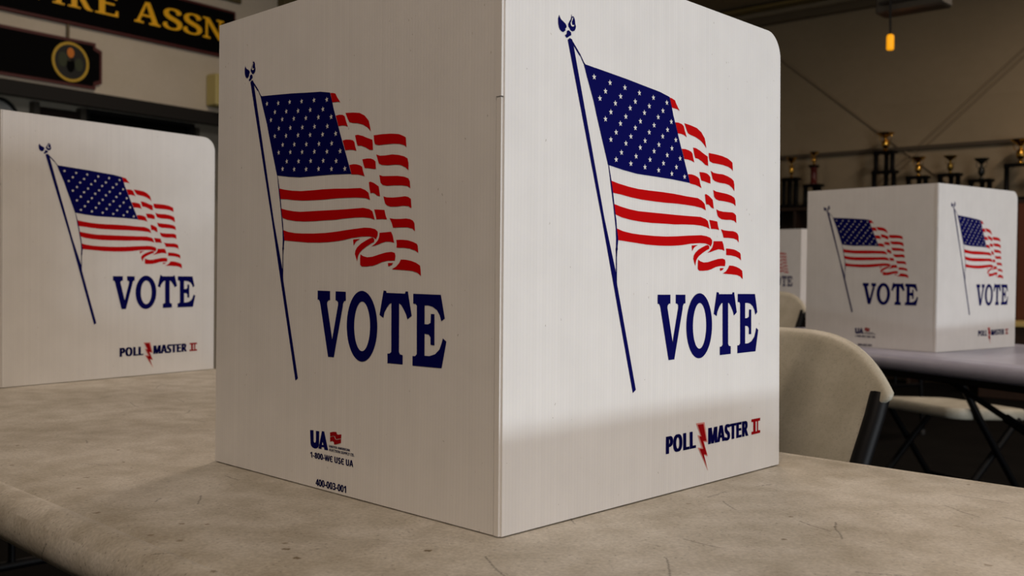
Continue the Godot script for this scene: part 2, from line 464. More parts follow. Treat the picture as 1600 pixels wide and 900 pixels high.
func make_materials() -> void:
	mats.board = corrugated()
	mats.board_edge = plain(229, 227, 224, 0.5)
	mats.white = plain(226, 225, 222, 0.5)
	mats.navy = ink_colour(3, 4, 82)
	mats.red = ink_colour(190, 3, 6)
	mats.dark_red = ink_colour(150, 5, 14)
	mats.bolt_rim = plain(214, 140, 132, 0.5)
	mats.table = worn_tabletop()
	mats.grey_table = mottled(Color(0.62, 0.625, 0.70), Color(0.57, 0.575, 0.65), 0.02, 21, 0.6, 0.32)
	mats.chair_plastic = mottled(Color(0.75, 0.735, 0.68), Color(0.66, 0.64, 0.575), 0.012, 31, 0.5, 0.5, 0.05)
	mats.black_tube = plain(6, 6, 8, 0.5)
	mats.black_tube.metallic_specular = 0.3
	mats.black_plastic = plain(18, 18, 19, 0.6)
	mats.upper_wall = mottled(Color(0.80, 0.76, 0.69), Color(0.77, 0.73, 0.65), 0.01, 51, 2.0, 0.85)
	mats.vinyl = mottled(Color(0.64, 0.575, 0.47), Color(0.60, 0.54, 0.435), 0.006, 53, 2.5, 0.6)
	mats.ceiling = mottled(Color(0.60, 0.53, 0.41), Color(0.56, 0.49, 0.37), 0.008, 54, 2.0, 0.85)
	mats.floor = mottled(Color(0.085, 0.08, 0.076), Color(0.065, 0.062, 0.058), 0.01, 55, 2.0, 0.9)
	mats.floor.metallic_specular = 0.15
	mats.dark_trim = plain(22, 19, 16, 0.8)
	mats.steel = plain(104, 92, 72, 0.6)
	mats.heater_grey = plain(52, 48, 40, 0.6)
	mats.rod = plain(84, 74, 60, 0.7)
	mats.sleeved_rod = plain(146, 130, 105, 0.7)
	mats.sign_black = plain(5, 5, 6, 0.8)
	mats.sign_black.metallic_specular = 0.2
	mats.sign_rim = plain(78, 26, 24, 0.6)
	mats.sign_gold = plain(255, 192, 24, 0.45)
	mats.dull_gold = plain(196, 160, 44, 0.4)
	mats.cord = plain(112, 98, 74, 0.7)
	mats.beige_box = plain(196, 182, 118, 0.5)
	mats.lens = plain(120, 108, 70, 0.3)
	mats.brown_door = mottled(Color(0.17, 0.10, 0.07), Color(0.13, 0.075, 0.05), 0.02, 56, 0.8, 0.5)
	mats.jamb = plain(96, 88, 76, 0.6)
	mats.dark_glass = plain(12, 16, 15, 0.12)
	mats.cabinet_wood = mottled(Color(0.20, 0.13, 0.09), Color(0.15, 0.095, 0.065), 0.02, 57, 0.6, 0.5)
	mats.red_wood = plain(96, 52, 32, 0.45)
	mats.gold = plain(226, 178, 78, 0.16, 1.0)
	mats.old_gold = plain(150, 124, 60, 0.3, 1.0)
	mats.black_cup = plain(24, 26, 24, 0.25)
	mats.column = plain(9, 8, 8, 0.5)
	mats.column.metallic_specular = 0.25
	mats.red_column = plain(92, 34, 30, 0.3)
	mats.plaque = plain(122, 132, 146, 0.25, 0.8)
	mats.door_metal = plain(176, 174, 168, 0.5)
	mats.housing = plain(226, 224, 218, 0.5)
	mats.ledge = plain(200, 176, 110, 0.5)
	mats.olive = plain(96, 86, 56, 0.6)
	mats.flange = plain(140, 120, 72, 0.5)
	mats.clock_face = plain(196, 194, 188, 0.4)
	mats.emblem_dark = plain(16, 18, 14, 0.6)
	mats.emblem_green = plain(46, 54, 28, 0.6)
	mats.emblem_orange = plain(210, 120, 30, 0.5)
	mats.concrete = mottled(Color(0.62, 0.61, 0.58), Color(0.56, 0.55, 0.52), 0.02, 58, 1.5, 0.85)
	var glass := plain(235, 242, 245, 0.05)
	glass.transparency = BaseMaterial3D.TRANSPARENCY_ALPHA
	glass.albedo_color.a = 0.1
	mats.clear_glass = glass
	var amber := plain(255, 176, 30, 0.4)
	amber.emission_enabled = true
	amber.emission = Color(1.0, 0.66, 0.06)
	amber.emission_energy_multiplier = 0.75
	mats.amber = amber
	var lamp := plain(250, 246, 236, 0.5)
	lamp.emission_enabled = true
	lamp.emission = Color(1.0, 0.9, 0.75)
	lamp.emission_energy_multiplier = 3.0
	mats.lamp_tube = lamp

# ---------------------------------------------------------------- voting booths
# one upright board; s runs A to B, t upward; returns nothing, mesh named board_name
func board(parent: Node3D, board_name: String, a0: Vector3, b0: Vector3, a1: Vector3, b1: Vector3, out: Vector3, round_far: float) -> MeshInstance3D:
	var st := surf()
	var wid := (b0 - a0).length()
	var hgt := (a1 - a0).length()
	var o2 := PackedVector2Array([Vector2(0, 0.0024), Vector2(1, 0.0024)])
	if round_far > 0.0:
		for i in 13:
			var a := PI / 2.0 * i / 12.0
			o2.append(Vector2(1.0 - (round_far / wid) * (1.0 - cos(a)), 1.0 - (round_far / hgt) * (1.0 - sin(a))))
	else:
		o2.append(Vector2(1, 1))
	o2.append(Vector2(0, 1))
	var at := func(p: Vector2) -> Vector3: return a0.lerp(b0, p.x).lerp(a1.lerp(b1, p.x), p.y)
	var back := -out * PANEL_THICK
	var idx := Geometry2D.triangulate_polygon(o2)
	for k in range(0, idx.size(), 3):
		var p := [o2[idx[k]], o2[idx[k + 1]], o2[idx[k + 2]]]
		var uv := [Vector2(p[0].x, 1 - p[0].y), Vector2(p[1].x, 1 - p[1].y), Vector2(p[2].x, 1 - p[2].y)]
		tri(st, at.call(p[0]), at.call(p[1]), at.call(p[2]), out, uv[0], uv[1], uv[2])
		tri(st, at.call(p[0]) + back, at.call(p[1]) + back, at.call(p[2]) + back, -out, uv[0], uv[1], uv[2])
	var mid: Vector3 = at.call(Vector2(0.5, 0.5))
	for i in o2.size():
		var p: Vector3 = at.call(o2[i])
		var q: Vector3 = at.call(o2[(i + 1) % o2.size()])
		var n := (q - p).cross(out).normalized()
		if n.dot(p - mid) < 0.0:
			n = -n
		quad_n(st, [p, q, q + back, p + back], [n, n, n, n], [Vector2.ZERO, Vector2.ZERO, Vector2.ZERO, Vector2.ZERO])
	return put(st, board_name, mats.board, parent)

func ink(parent: Node3D, called: String, m: Material, polys: Array, at: Callable, out: Vector3, lift: float, label := "") -> MeshInstance3D:
	var st := surf()
	for pts in polys:
		var idx := Geometry2D.triangulate_polygon(pts)
		for k in range(0, idx.size(), 3):
			tri(st, at.call(pts[idx[k]]) + out * lift, at.call(pts[idx[k + 1]]) + out * lift, at.call(pts[idx[k + 2]]) + out * lift, out)
	return put(st, called, m, parent, label)

# fat: how far the strokes are thickened, as a share of the line's width
func ink_text(st: SurfaceTool, text: String, corner: PackedVector2Array, at: Callable, out: Vector3, lift: float, family := "Droid Sans", weight := 700, fat := 0.0) -> void:
	var shape := text_shape(text, family, weight)
	for shift in ([-1.0, 0.0, 1.0] if fat > 0.0 else [0.0]):
		for k in range(0, shape.size(), 3):
			var v := []
			for j in 3:
				var p := shape[k + j]
				p.x += shift * fat
				var q := corner[0].lerp(corner[1], p.x).lerp(corner[3].lerp(corner[2], p.x), p.y)
				v.append(at.call(q) + out * lift)
			tri(st, v[0], v[1], v[2], out)

func star(c: Vector2, rx: float, ry: float, tilt: float) -> PackedVector2Array:
	var out := PackedVector2Array()
	for i in 10:
		var a := PI / 2.0 + tilt + TAU * i / 10.0
		var r := 1.0 if i % 2 == 0 else 0.42
		out.append(c + Vector2(cos(a) * rx * r, sin(a) * ry * r))
	return out

func flag_art(on: Node3D, at: Callable, out: Vector3) -> void:
	var blue := []
	for p in ART_BLUE:
		blue.append(poly(p))
	ink(on, "eagle_finial_print", mats.navy, blue.slice(0, 3), at, out, 0.0003, "navy print of an eagle finial")
	ink(on, "flagpole_print", mats.navy, blue.slice(3, 6), at, out, 0.0003, "navy print of a slanted flagpole with its rope")
	ink(on, "flag_canton_print", mats.navy, blue.slice(6, 9), at, out, 0.0003, "navy canton of the printed flag")
	ink(on, "wing_gap_print", mats.white, [poly(ART_WING_GAP)], at, out, 0.0006)
	var stars := []
	for c in poly(ART_STARS):
		stars.append(star(c, 0.0067, 0.0058, 0.12))
	ink(on, "flag_stars_print", mats.white, stars, at, out, 0.0006, "rows of white stars on the canton")
	var red := []
	for p in ART_RED:
		red.append(poly(p))
	ink(on, "flag_stripes_print", mats.red, red, at, out, 0.0003, "red waving stripes of the printed flag")
	var st := surf()
	for p in ART_VOTE:
		var pts := poly(p)
		var idx := Geometry2D.triangulate_polygon(pts)
		for k in range(0, idx.size(), 3):
			tri(st, at.call(pts[idx[k]]) + out * 0.0003, at.call(pts[idx[k + 1]]) + out * 0.0003, at.call(pts[idx[k + 2]]) + out * 0.0003, out)
	var o: Array = ART_O[0]
	var q: Array = ART_O[1]
	for i in 48:
		var a := TAU * i / 48.0
		var b := TAU * (i + 1) / 48.0
		var p0: Vector3 = at.call(Vector2(o[0] + o[2] * cos(a), o[1] + o[3] * sin(a))) + out * 0.0003
		var p1: Vector3 = at.call(Vector2(o[0] + o[2] * cos(b), o[1] + o[3] * sin(b))) + out * 0.0003
		var p2: Vector3 = at.call(Vector2(q[0] + q[2] * cos(b), q[1] + q[3] * sin(b))) + out * 0.0003
		var p3: Vector3 = at.call(Vector2(q[0] + q[2] * cos(a), q[1] + q[3] * sin(a))) + out * 0.0003
		tri(st, p0, p1, p2, out)
		tri(st, p0, p2, p3, out)
	put(st, "vote_lettering", mats.navy, on, "navy slab-serif lettering VOTE")

func side_art(on: Node3D, at: Callable, out: Vector3) -> void:
	flag_art(on, at, out)
	for word in ART_WORDS:
		var st := surf()
		ink_text(st, word, poly(ART_WORDS[word]), at, out, 0.0003, "Droid Sans", 700, 0.085 / word.length())
		put(st, "model_lettering", mats.navy, on, "navy lettering " + word)
	ink(on, "bolt_rim_print", mats.bolt_rim, [poly(ART_BOLT)], at, out, 0.0003)
	ink(on, "lightning_bolt_print", mats.dark_red, [poly(ART_BOLT_CORE)], at, out, 0.0006, "dark red printed lightning bolt")
	ink(on, "roman_two_print", mats.dark_red, [poly(ART_TWO)], at, out, 0.0003, "dark red roman numeral II")
	ink(on, "numeral_gap_print", mats.white, [poly(ART_TWO_GAP)], at, out, 0.0006)

func back_art(on: Node3D, at: Callable, at_small: Callable, out: Vector3) -> void:
	flag_art(on, at, out)
	ink(on, "maker_logo_print", mats.navy, [poly(ART_U), poly(ART_A)], at_small, out, 0.0003, "bold navy letters UA")
	ink(on, "logo_gap_print", mats.white, [poly(ART_A_HOLE)], at_small, out, 0.0006)
	ink(on, "small_flag_print", mats.dark_red, [poly(ART_MINI_FLAG[0]), poly(ART_MINI_FLAG[1])], at_small, out, 0.0003, "small dark red waving flag mark")
	for word in ART_SMALL_WORDS:
		var st := surf()
		ink_text(st, word, poly(ART_SMALL_WORDS[word]), at_small, out, 0.0003, "Droid Sans", 700, 0.05 / word.length())
		put(st, "maker_lettering", mats.navy, on, "small navy line of lettering")

# corners: c = fold towards the camera, r = free end of the side board, l = other fold
func booth(label: String, c0: Vector3, c1: Vector3, r0: Vector3, r1: Vector3, l0: Vector3, l1: Vector3, warp := 0.0) -> void:
	var t := thing("voting_booth", label, "voting booth", Transform3D(Basis(), c0), "tabletop voting booths")
	var o := c0
	c0 -= o; c1 -= o; r0 -= o; r1 -= o; l0 -= o; l1 -= o
	var side_out := (r0 - c0).cross(c1 - c0).normalized()
	if side_out.dot(l0 - c0) > 0.0:
		side_out = -side_out
	var back_out := (l0 - c0).cross(c1 - c0).normalized()
	if back_out.dot(r0 - c0) > 0.0:
		back_out = -back_out
	var gap_r := (r0 - c0).normalized() * 0.0012
	var gap_l := (l0 - c0).normalized() * 0.0088
	var right := board(t, "side_board", c0 + gap_r, r0, c1 + gap_r, r1, side_out, 0.028)
	side_art(right, func(p: Vector2) -> Vector3: return c0.lerp(r0, p.x).lerp(c1.lerp(r1, p.x), p.y), side_out)
	var back := board(t, "back_board", l0, c0 + gap_l, l1, c1 + gap_l, back_out, 0.0)
	var flag_at := func(p: Vector2) -> Vector3:
		var s: float = 0.0883 * p.x * p.x + 0.8835 * p.x - 0.0110 if warp > 0.0 else 0.979 * p.x - 0.006
		return l0.lerp(c0, s).lerp(l1.lerp(c1, s), p.y)
	var small_at := func(p: Vector2) -> Vector3: return l0.lerp(c0, p.x).lerp(l1.lerp(c1, p.x), p.y)
	back_art(back, flag_at, small_at, back_out)
	var d := r0 - c0
	board(t, "side_board", l0 + gap_r, l0 + d, l1 + gap_r, l1 + (r1 - c1), -side_out, 0.028)
	# the folded hinge strip down the corner, in two lengths
	var hinge := surf()
	var lx := (l0 - c0).normalized()
	var up := c1 - c0
	for e in [[0.0024, 0.733, 0.0022, 0.0076, 0.0006], [0.735, 1.0, 0.0016, 0.0080, 0.0012]]:
		var xf := Transform3D(Basis(lx, up.normalized(), back_out), c0 - back_out * PANEL_THICK)
		var y0: float = up.length() * e[0]
		var y1: float = up.length() * e[1]
		plate(hinge, PackedVector2Array([Vector2(e[2], y0), Vector2(e[3], y0), Vector2(e[3], y1), Vector2(e[2], y1)]), PANEL_THICK + e[4], xf)
	put(hinge, "corner_hinge", mats.board_edge, t)

# ---------------------------------------------------------------- furniture
const TOP_PROFILE := [[0.080, 0.0], [0.0335, 0.0], [0.0320, -0.0014], [0.0300, -0.0014], [0.0285, 0.0], [0.024, -0.0001], [0.016, -0.0016], [0.009, -0.0055], [0.0035, -0.0115], [0.0006, -0.019], [0.0, -0.025], [0.001, -0.033], [0.0045, -0.040], [0.011, -0.045], [0.020, -0.046], [0.030, -0.040]]

func folding_table(label: String, xf: Transform3D, hx: float, hz: float, top: Material) -> void:
	var t := thing("folding_table", label, "table", xf)
	var st := surf()
	slab(st, hx, hz, 0.05, TOP_PROFILE, Transform3D(Basis(), Vector3(0, TABLE_Y, 0)), 6)
	put(st, "tabletop", top, t)
	for s in [-1.0, 1.0]:
		var x: float = s * (hx - 0.20)
		for k in [-1.0, 1.0]:
			var leg := surf()
			tube(leg, [Vector3(x, TABLE_Y - 0.05, k * (hz - 0.13)), Vector3(x, 0.42, k * (hz - 0.10)), Vector3(x, 0.012, k * (hz - 0.07))], 0.0145, 10)
			var l := put(leg, "leg", mats.black_tube, t)
			var cap := surf()
			lathe(cap, [[0.0, 0.0], [0.018, 0.0], [0.018, 0.025], [0.0145, 0.03]], Transform3D(Basis(), Vector3(x, 0.0, k * (hz - 0.07))), 12)
			put(cap, "foot_cap", mats.black_plastic, l)
		var cross := surf()
		bar(cross, Vector3(x, 0.30, -(hz - 0.09)), Vector3(x, 0.30, hz - 0.09), 0.011)
		put(cross, "crossbar", mats.black_tube, t)
		var brace := surf()
		bar(brace, Vector3(x, 0.40, 0.0), Vector3(x - s * 0.70, TABLE_Y - 0.05, 0.0), 0.0095)
		bar(brace, Vector3(x - s * 0.10, 0.4414, 0.0), Vector3(x - s * 0.36, 0.5491, 0.0), 0.014)
		bar(brace, Vector3(x, 0.40, -0.09), Vector3(x, 0.40, 0.09), 0.009)
		bar(brace, Vector3(x, 0.40, -0.09), Vector3(x, 0.30, -0.09), 0.008)
		bar(brace, Vector3(x, 0.40, 0.09), Vector3(x, 0.30, 0.09), 0.008)
		put(brace, "folding_brace", mats.black_tube, t)
	var rail := surf()
	for k in [-1.0, 1.0]:
		box(rail, Vector3(2.0 * hx - 0.2, 0.025, 0.02), Transform3D(Basis(), Vector3(0, TABLE_Y - 0.056, k * (hz - 0.06))))
	put(rail, "under_rail", mats.black_tube, t)

const BACK_TOP := 0.876
const BACK_LOW := 0.615

func back_point(x: float, y: float, depth: float) -> Vector3:
	# a point of the curved backrest: leaning away from the sitter, its ends wrapping forward
	return Vector3(x, y, -0.185 - (y - 0.45) * 0.37 + 0.040 * pow(absf(x) / 0.23, 2.0) - depth)

func back_half(y: float) -> float:
	# the top corners cap the side tubes; below them the panel stands between the tubes
	return lerpf(0.250, lerpf(0.190, 0.219, clampf((y - 0.60) / 0.18, 0.0, 1.0)), 1.0 - smoothstep(0.772, 0.794, y))

func chair_backrest() -> SurfaceTool:
	var st := surf()
	var nx := 40
	var ny := 36
	var front := []
	var rear := []
	for j in ny + 1:
		var fr := []
		var rr := []
		for i in nx + 1:
			var u := -1.0 + 2.0 * i / nx
			u = signf(u) * (1.0 - pow(1.0 - absf(u), 1.4))
			var drop := 0.076 * pow(clampf((absf(u) * 0.243 - 0.05) / 0.193, 0.0, 1.0), 3.0)
			var rise := 0.03 * pow(clampf((absf(u) - 0.5) / 0.5, 0.0, 1.0), 2.0)
			var y := lerpf(BACK_LOW + rise, BACK_TOP - drop, float(j) / ny)
			var x := u * back_half(y)
			var edge := minf(minf(y - BACK_LOW - rise, BACK_TOP - drop - y) / 0.012, (1.0 - absf(u)) * 0.24 / 0.012)
			var th := 0.011 * sqrt(clampf(1.0 - pow(1.0 - clampf(edge, 0.0, 1.0), 2.0), 0.02, 1.0))
			fr.append(back_point(x, y, -th))
			rr.append(back_point(x, y, th))
		front.append(fr)
		rear.append(rr)
	st.set_smooth_group(1)
	for j in ny:
		for i in nx:
			for side in [[front, false], [rear, true]]:
				var g: Array = side[0]
				var q := [g[j][i], g[j][i + 1], g[j + 1][i + 1], g[j + 1][i]]
				var order := [0, 2, 1, 0, 3, 2] if not side[1] else [0, 1, 2, 0, 2, 3]
				for k in order:
					st.add_vertex(q[k])
	for i in nx:
		for e in [[0, false], [ny, true]]:
			var q := [front[e[0]][i], front[e[0]][i + 1], rear[e[0]][i + 1], rear[e[0]][i]]
			for k in ([0, 1, 2, 0, 2, 3] if not e[1] else [0, 2, 1, 0, 3, 2]):
				st.add_vertex(q[k])
	for j in ny:
		for e in [[0, false], [nx, true]]:
			var q := [front[j][e[0]], rear[j][e[0]], rear[j + 1][e[0]], front[j + 1][e[0]]]
			for k in ([0, 1, 2, 0, 2, 3] if not e[1] else [0, 2, 1, 0, 3, 2]):
				st.add_vertex(q[k])
	st.index()
	st.generate_normals()
	return st

func folding_chair(label: String, at: Vector3, facing: Vector3, proto: Node3D) -> Node3D:
	var z := facing.normalized()
	var xf := Transform3D(Basis(Vector3.UP.cross(z), Vector3.UP, z), at)
	if proto:
		var c: Node3D = proto.duplicate()
		c.name = numbered("folding_chair")
		add_child(c, true)
		c.transform = xf
		c.set_meta("label", label)
		return c
	var t := thing("folding_chair", label, "chair", xf, "plastic folding chairs")
	put(chair_backrest(), "backrest", mats.chair_plastic, t)
	var seat := surf()
	slab(seat, 0.212, 0.20, 0.06, [[0.09, -0.008], [0.05, -0.005], [0.025, 0.0], [0.010, 0.001], [0.003, -0.004], [0.0, -0.014], [0.001, -0.034], [0.006, -0.040], [0.012, -0.036], [0.016, -0.022]], Transform3D(Basis(Vector3.RIGHT, 0.06), Vector3(0, 0.447, 0.0)), 6)
	put(seat, "seat", mats.chair_plastic, t)
	for s in [-1.0, 1.0]:
		var up := surf()
		tube(up, [back_point(s * 0.229, 0.796, 0.0), back_point(s * 0.227, 0.765, -0.002), back_point(s * 0.216, 0.69, -0.005), back_point(s * 0.204, 0.60, -0.008), back_point(s * 0.212, 0.50, -0.03), Vector3(s * 0.230, 0.40, -0.09), Vector3(s * 0.228, 0.012, 0.20)], 0.0138, 12)
		var u := put(up, "side_frame", mats.black_tube, t)
		var cap := surf()
		lathe(cap, [[0.0, 0.0], [0.018, 0.0], [0.018, 0.03], [0.0155, 0.034]], Transform3D(Basis(), Vector3(s * 0.228, 0.0, 0.204)), 10)
		put(cap, "foot_cap", mats.black_plastic, u)
		var leg := surf()
		tube(leg, [Vector3(s * 0.205, 0.405, 0.13), Vector3(s * 0.205, 0.012, -0.27)], 0.0135, 10)
		var l := put(leg, "rear_leg", mats.black_tube, t)
		var cap2 := surf()
		lathe(cap2, [[0.0, 0.0], [0.017, 0.0], [0.017, 0.03], [0.0135, 0.034]], Transform3D(Basis(), Vector3(s * 0.205, 0.0, -0.274)), 10)
		put(cap2, "foot_cap", mats.black_plastic, l)
	var cross := surf()
	bar(cross, Vector3(-0.205, 0.14, -0.143), Vector3(0.205, 0.14, -0.143), 0.010)
	put(cross, "crossbar", mats.black_tube, t)
	var cross2 := surf()
	bar(cross2, Vector3(-0.228, 0.12, 0.124), Vector3(0.228, 0.12, 0.124), 0.010)
	put(cross2, "crossbar", mats.black_tube, t)
	return t

func cup_shape(w: float, h: float) -> Array:
	return [[0.0, 0.0], [w * 0.30, 0.0], [w * 0.30, h * 0.05], [w * 0.14, h * 0.10], [w * 0.16, h * 0.14], [w * 0.38, h * 0.22], [w * 0.47, h * 0.36], [w * 0.38, h * 0.50], [w * 0.20, h * 0.60], [w * 0.15, h * 0.66], [w * 0.22, h * 0.72], [w * 0.55, h * 0.82], [w * 0.95, h * 0.93], [w * 1.0, h * 0.98], [w * 0.92, h * 0.98], [w * 0.5, h * 0.88], [0.0, h * 0.80]]

# a trophy: cup on a platform carried by columns; tiers = heights of the platforms from the top down
func trophy(label: String, x: float, cup_top: float, tiers: Array, foot: float, wid: float, cup_w: float, n_cols: int, cup_mat: Material, base: Transform3D, lone_column := false) -> void:
	var t := thing("trophy", label, "trophy", base * Transform3D(Basis(), Vector3(x, foot, 0.0)), "trophies along the shelf")
	var cup := surf()
	var y0: float = tiers[0] - foot
	lathe(cup, cup_shape(cup_w, cup_top - tiers[0]), Transform3D(Basis(), Vector3(0, y0, 0)), 24)
	var c := put(cup, "cup", cup_mat, t)
	for s in [-1.0, 1.0]:
		var h := surf()
		var hh: float = cup_top - tiers[0]
		tube(h, [Vector3(s * cup_w * 0.30, y0 + hh * 0.50, 0), Vector3(s * cup_w * 0.62, y0 + hh * 0.58, 0), Vector3(s * cup_w * 0.74, y0 + hh * 0.76, 0), Vector3(s * cup_w * 0.62, y0 + hh * 0.86, 0)], cup_w * 0.05, 6)
		put(h, "handle", cup_mat, c)
	for k in tiers.size():
		var top: float = tiers[k] - foot
		var low: float = (tiers[k + 1] - foot) if k + 1 < tiers.size() else 0.03
		var ww := wid * (1.0 + 0.16 * k)
		var pf := surf()
		var thin := lone_column and k == 0
		box(pf, Vector3((0.075 if thin else ww), 0.024, (0.075 if thin else 0.10)), Transform3D(Basis(), Vector3(0, top - 0.012, 0)), 0.004)
		put(pf, "platform", mats.column, t)
		var spots := []
		if thin:
			spots = [[0.0, 0.0, 0.030]]
		else:
			for i in n_cols:
				spots.append([lerpf(-ww / 2 + 0.018, ww / 2 - 0.018, float(i) / (n_cols - 1)), 0.024 * (1 if i % 2 == 0 else -1), 0.021])
		for s in spots:
			var col := surf()
			lathe(col, [[0.0, low], [s[2] * 1.2, low], [s[2] * 1.2, low + 0.01], [s[2], low + 0.014], [s[2], top - 0.036], [s[2] * 1.2, top - 0.032], [s[2] * 1.2, top - 0.024], [0.0, top - 0.024]], Transform3D(Basis(), Vector3(s[0], 0, s[1])), 10)
			put(col, "column", mats.red_column if thin else mats.column, t)
	var bs := surf()
	box(bs, Vector3(wid * (1.16 + 0.1 * tiers.size()), 0.03, 0.12), Transform3D(Basis(), Vector3(0, 0.015, 0)), 0.004)
	put(bs, "base", mats.column, t)

func ceiling_light(label: String, at: Vector3, turn: float, energy: float, colour: Color) -> void:
	var t := thing("ceiling_light", label, "ceiling light", Transform3D(Basis(Vector3.UP, turn), at), "fluorescent ceiling lights")
	var h := surf()
	slab(h, 0.64, 0.09, 0.01, [[0.05, 0.0], [0.03, 0.0], [0.0, -0.05], [0.0, -0.06], [0.006, -0.06]], Transform3D(), 2, false)
	put(h, "housing", mats.housing, t)
	for s in [-1.0, 1.0]:
		var tb := surf()
		bar(tb, Vector3(-0.6, -0.078, s * 0.045), Vector3(0.6, -0.078, s * 0.045), 0.015, 10)
		put(tb, "fluorescent_tube", mats.lamp_tube, t)
	var l := AreaLight3D.new()
	l.name = "tube_light"
	l.area_size = Vector2(1.2, 0.14)
	l.light_energy = energy
	l.light_color = colour
	l.shadow_enabled = true
	l.area_range = 30.0
	l.rotation = Vector3(-PI / 2.0, 0, 0)
	l.position = Vector3(0, -0.105, 0)
	t.add_child(l, true)

# ---------------------------------------------------------------- the place
func _ready() -> void:
	# camera
	var cam := Camera3D.new()
	cam.name = "camera"
	add_child(cam)
	cam.keep_aspect = Camera3D.KEEP_HEIGHT
	var lens := CameraAttributesPhysical.new()
	lens.frustum_focal_length = 42.667
	lens.frustum_focus_distance = 0.98
	lens.exposure_aperture = 13.0
	lens.frustum_near = 0.05
	lens.frustum_far = 60.0
	cam.attributes = lens
	cam.transform = Transform3D(Basis(Vector3(0.999933, 0.011559, -0.000211), Vector3(-0.011561, 0.999767, -0.018243), Vector3(0.0, 0.018245, 0.999834)), Vector3(0, CAM_Y, 0))
	cam.fov = 31.417
	cam.current = true
	# sky and exposure
	var we := WorldEnvironment.new()
	we.name = "surroundings"
	var env := Environment.new()
	env.background_mode = Environment.BG_COLOR
	env.background_color = Color(0.62, 0.70, 0.80)
	env.tonemap_mode = Environment.TONE_MAPPER_LINEAR
	env.tonemap_exposure = 1.0
	env.sdfgi_enabled = true
	env.ssao_enabled = true
	env.ssil_enabled = true
	we.environment = env
	add_child(we)
	# daylight off the bright apron, coming in low under the part-raised bay door
	var daylight := AreaLight3D.new()
	daylight.name = "daylight_under_bay_door"
	daylight.area_size = Vector2(2.4, 0.13)
	daylight.light_energy = 6.5
	daylight.light_color = Color(0.93, 0.97, 1.0)
	daylight.shadow_enabled = true
	daylight.area_range = 30.0
	var day_at := w3(3.72, 0.20, -1.56)
	daylight.transform = Transform3D(Basis.looking_at(w3(-0.812, 0.0, 0.583)), day_at)
	add_child(daylight)
	# softer daylight through the row of panes in the bay door
	var pane_light := AreaLight3D.new()
	pane_light.name = "daylight_through_door_panes"
	pane_light.area_size = Vector2(3.0, 0.40)
	pane_light.light_energy = 4.8
	pane_light.light_color = Color(0.985, 0.985, 1.0)
	pane_light.shadow_enabled = true
	pane_light.area_range = 30.0
	pane_light.transform = Transform3D(daylight.transform.basis, w3(3.72 - 0.812 * 0.05, 1.51, -1.56 + 0.583 * 0.05))
	add_child(pane_light)
	make_materials()
	print("materials")

	# ---- room shell
	var frame_a := frame_of(w3(-2.304, 0, 8.0), Vector3(0.583, 0, -0.812))   # sign wall, x along it to the right
	var frame_b := frame_of(w3(3.406, 0, 9.1), Vector3(0.728, 0, 0.686))      # trophy wall
	var frame_c := frame_of(w3(3.72, 0, -1.56), Vector3(-0.583, 0, 0.812))    # bay door wall
	var corner_ab := w3(0.34, 0, 11.68)
	var top := 3.6
	var st := surf()
	box(st, Vector3(40, 0.2, 40), Transform3D(frame_a.basis, w3(0, -0.1, 2)), 0.001)
	structure(st, "floor", mats.floor, "dark floor of the hall")
	st = surf()
	box(st, Vector3(40, 0.2, 40), Transform3D(frame_a.basis, w3(0, top + 0.1, 2)), 0.001)
	structure(st, "ceiling", mats.ceiling, "brown ceiling of the hall")
	# sign wall: pale upper part over a deeply recessed lower part
	st = surf()
	box(st, Vector3(20, top - 2.15, 0.85), frame_a * Transform3D(Basis(), Vector3(-4.5, (top + 2.15) / 2, -0.425)), 0.002)
	structure(st, "wall_left", mats.upper_wall, "pale upper wall with the signs")
	st = surf()
	box(st, Vector3(20, 2.16, 0.2), frame_a * Transform3D(Basis(), Vector3(-4.5, 1.08, -0.75)), 0.002)
	structure(st, "wall_left_lower", mats.upper_wall, "recessed lower wall under the ledge")
	st = surf()
	box(st, Vector3(20, 0.10, 0.05), frame_a * Transform3D(Basis(), Vector3(-4.5, 2.10, 0.0)), 0.004)
	structure(st, "trim_1", mats.dark_trim, "dark ledge board under the pale wall")
	st = surf()
	box(st, Vector3(0.5, top, 0.12), frame_a * Transform3D(Basis(), Vector3(0.84, top / 2, 0.03)), 0.004)
	structure(st, "trim_2", mats.olive, "olive pilaster beside the signs")
	# trophy wall: vinyl faced, with girt and brace rods
	st = surf()
	box(st, Vector3(26, top, 0.2), frame_b * Transform3D(Basis(), Vector3(6, top / 2, -0.30)), 0.002)
	structure(st, "wall_back", mats.vinyl, "tan vinyl faced wall behind the trophies")
	var girt := setting("trim_3", "dark girt along the tan wall")
	st = surf()
	box(st, Vector3(26, 0.035, 0.05), frame_b * Transform3D(Basis(), Vector3(6, 2.085, -0.185)), 0.004)
	put(st, "girt", mats.rod, girt)
	var eave := setting("trim_4", "eave beam above the tan wall")
	st = surf()
	box(st, Vector3(26, 0.07, 0.10), frame_b * Transform3D(Basis(), Vector3(6, 3.44, -0.15)), 0.006)
	put(st, "beam", mats.steel, eave)
	st = surf()
	box(st, Vector3(26, 0.03, 0.16), frame_b * Transform3D(Basis(), Vector3(6, 3.56, -0.1)), 0.006)
	put(st, "flange", mats.flange, eave)
	var rods := setting("trim_5", "diagonal brace rods across the tan wall")
	for e in [[-1.95, 3.61, 0.60, 1.57], [1.85, 3.60, -0.55, 1.54], [1.92, 3.60, -0.48, 1.54]]:
		st = surf()
		bar(st, frame_b * Vector3(e[0], e[1], -0.195), frame_b * Vector3(e[2], e[3], -0.195), 0.016 if e[0] < 0.0 else 0.011)
		put(st, "brace_rod", mats.sleeved_rod, rods)
	# bay door wall with an opening 3.2 m wide
	st = surf()
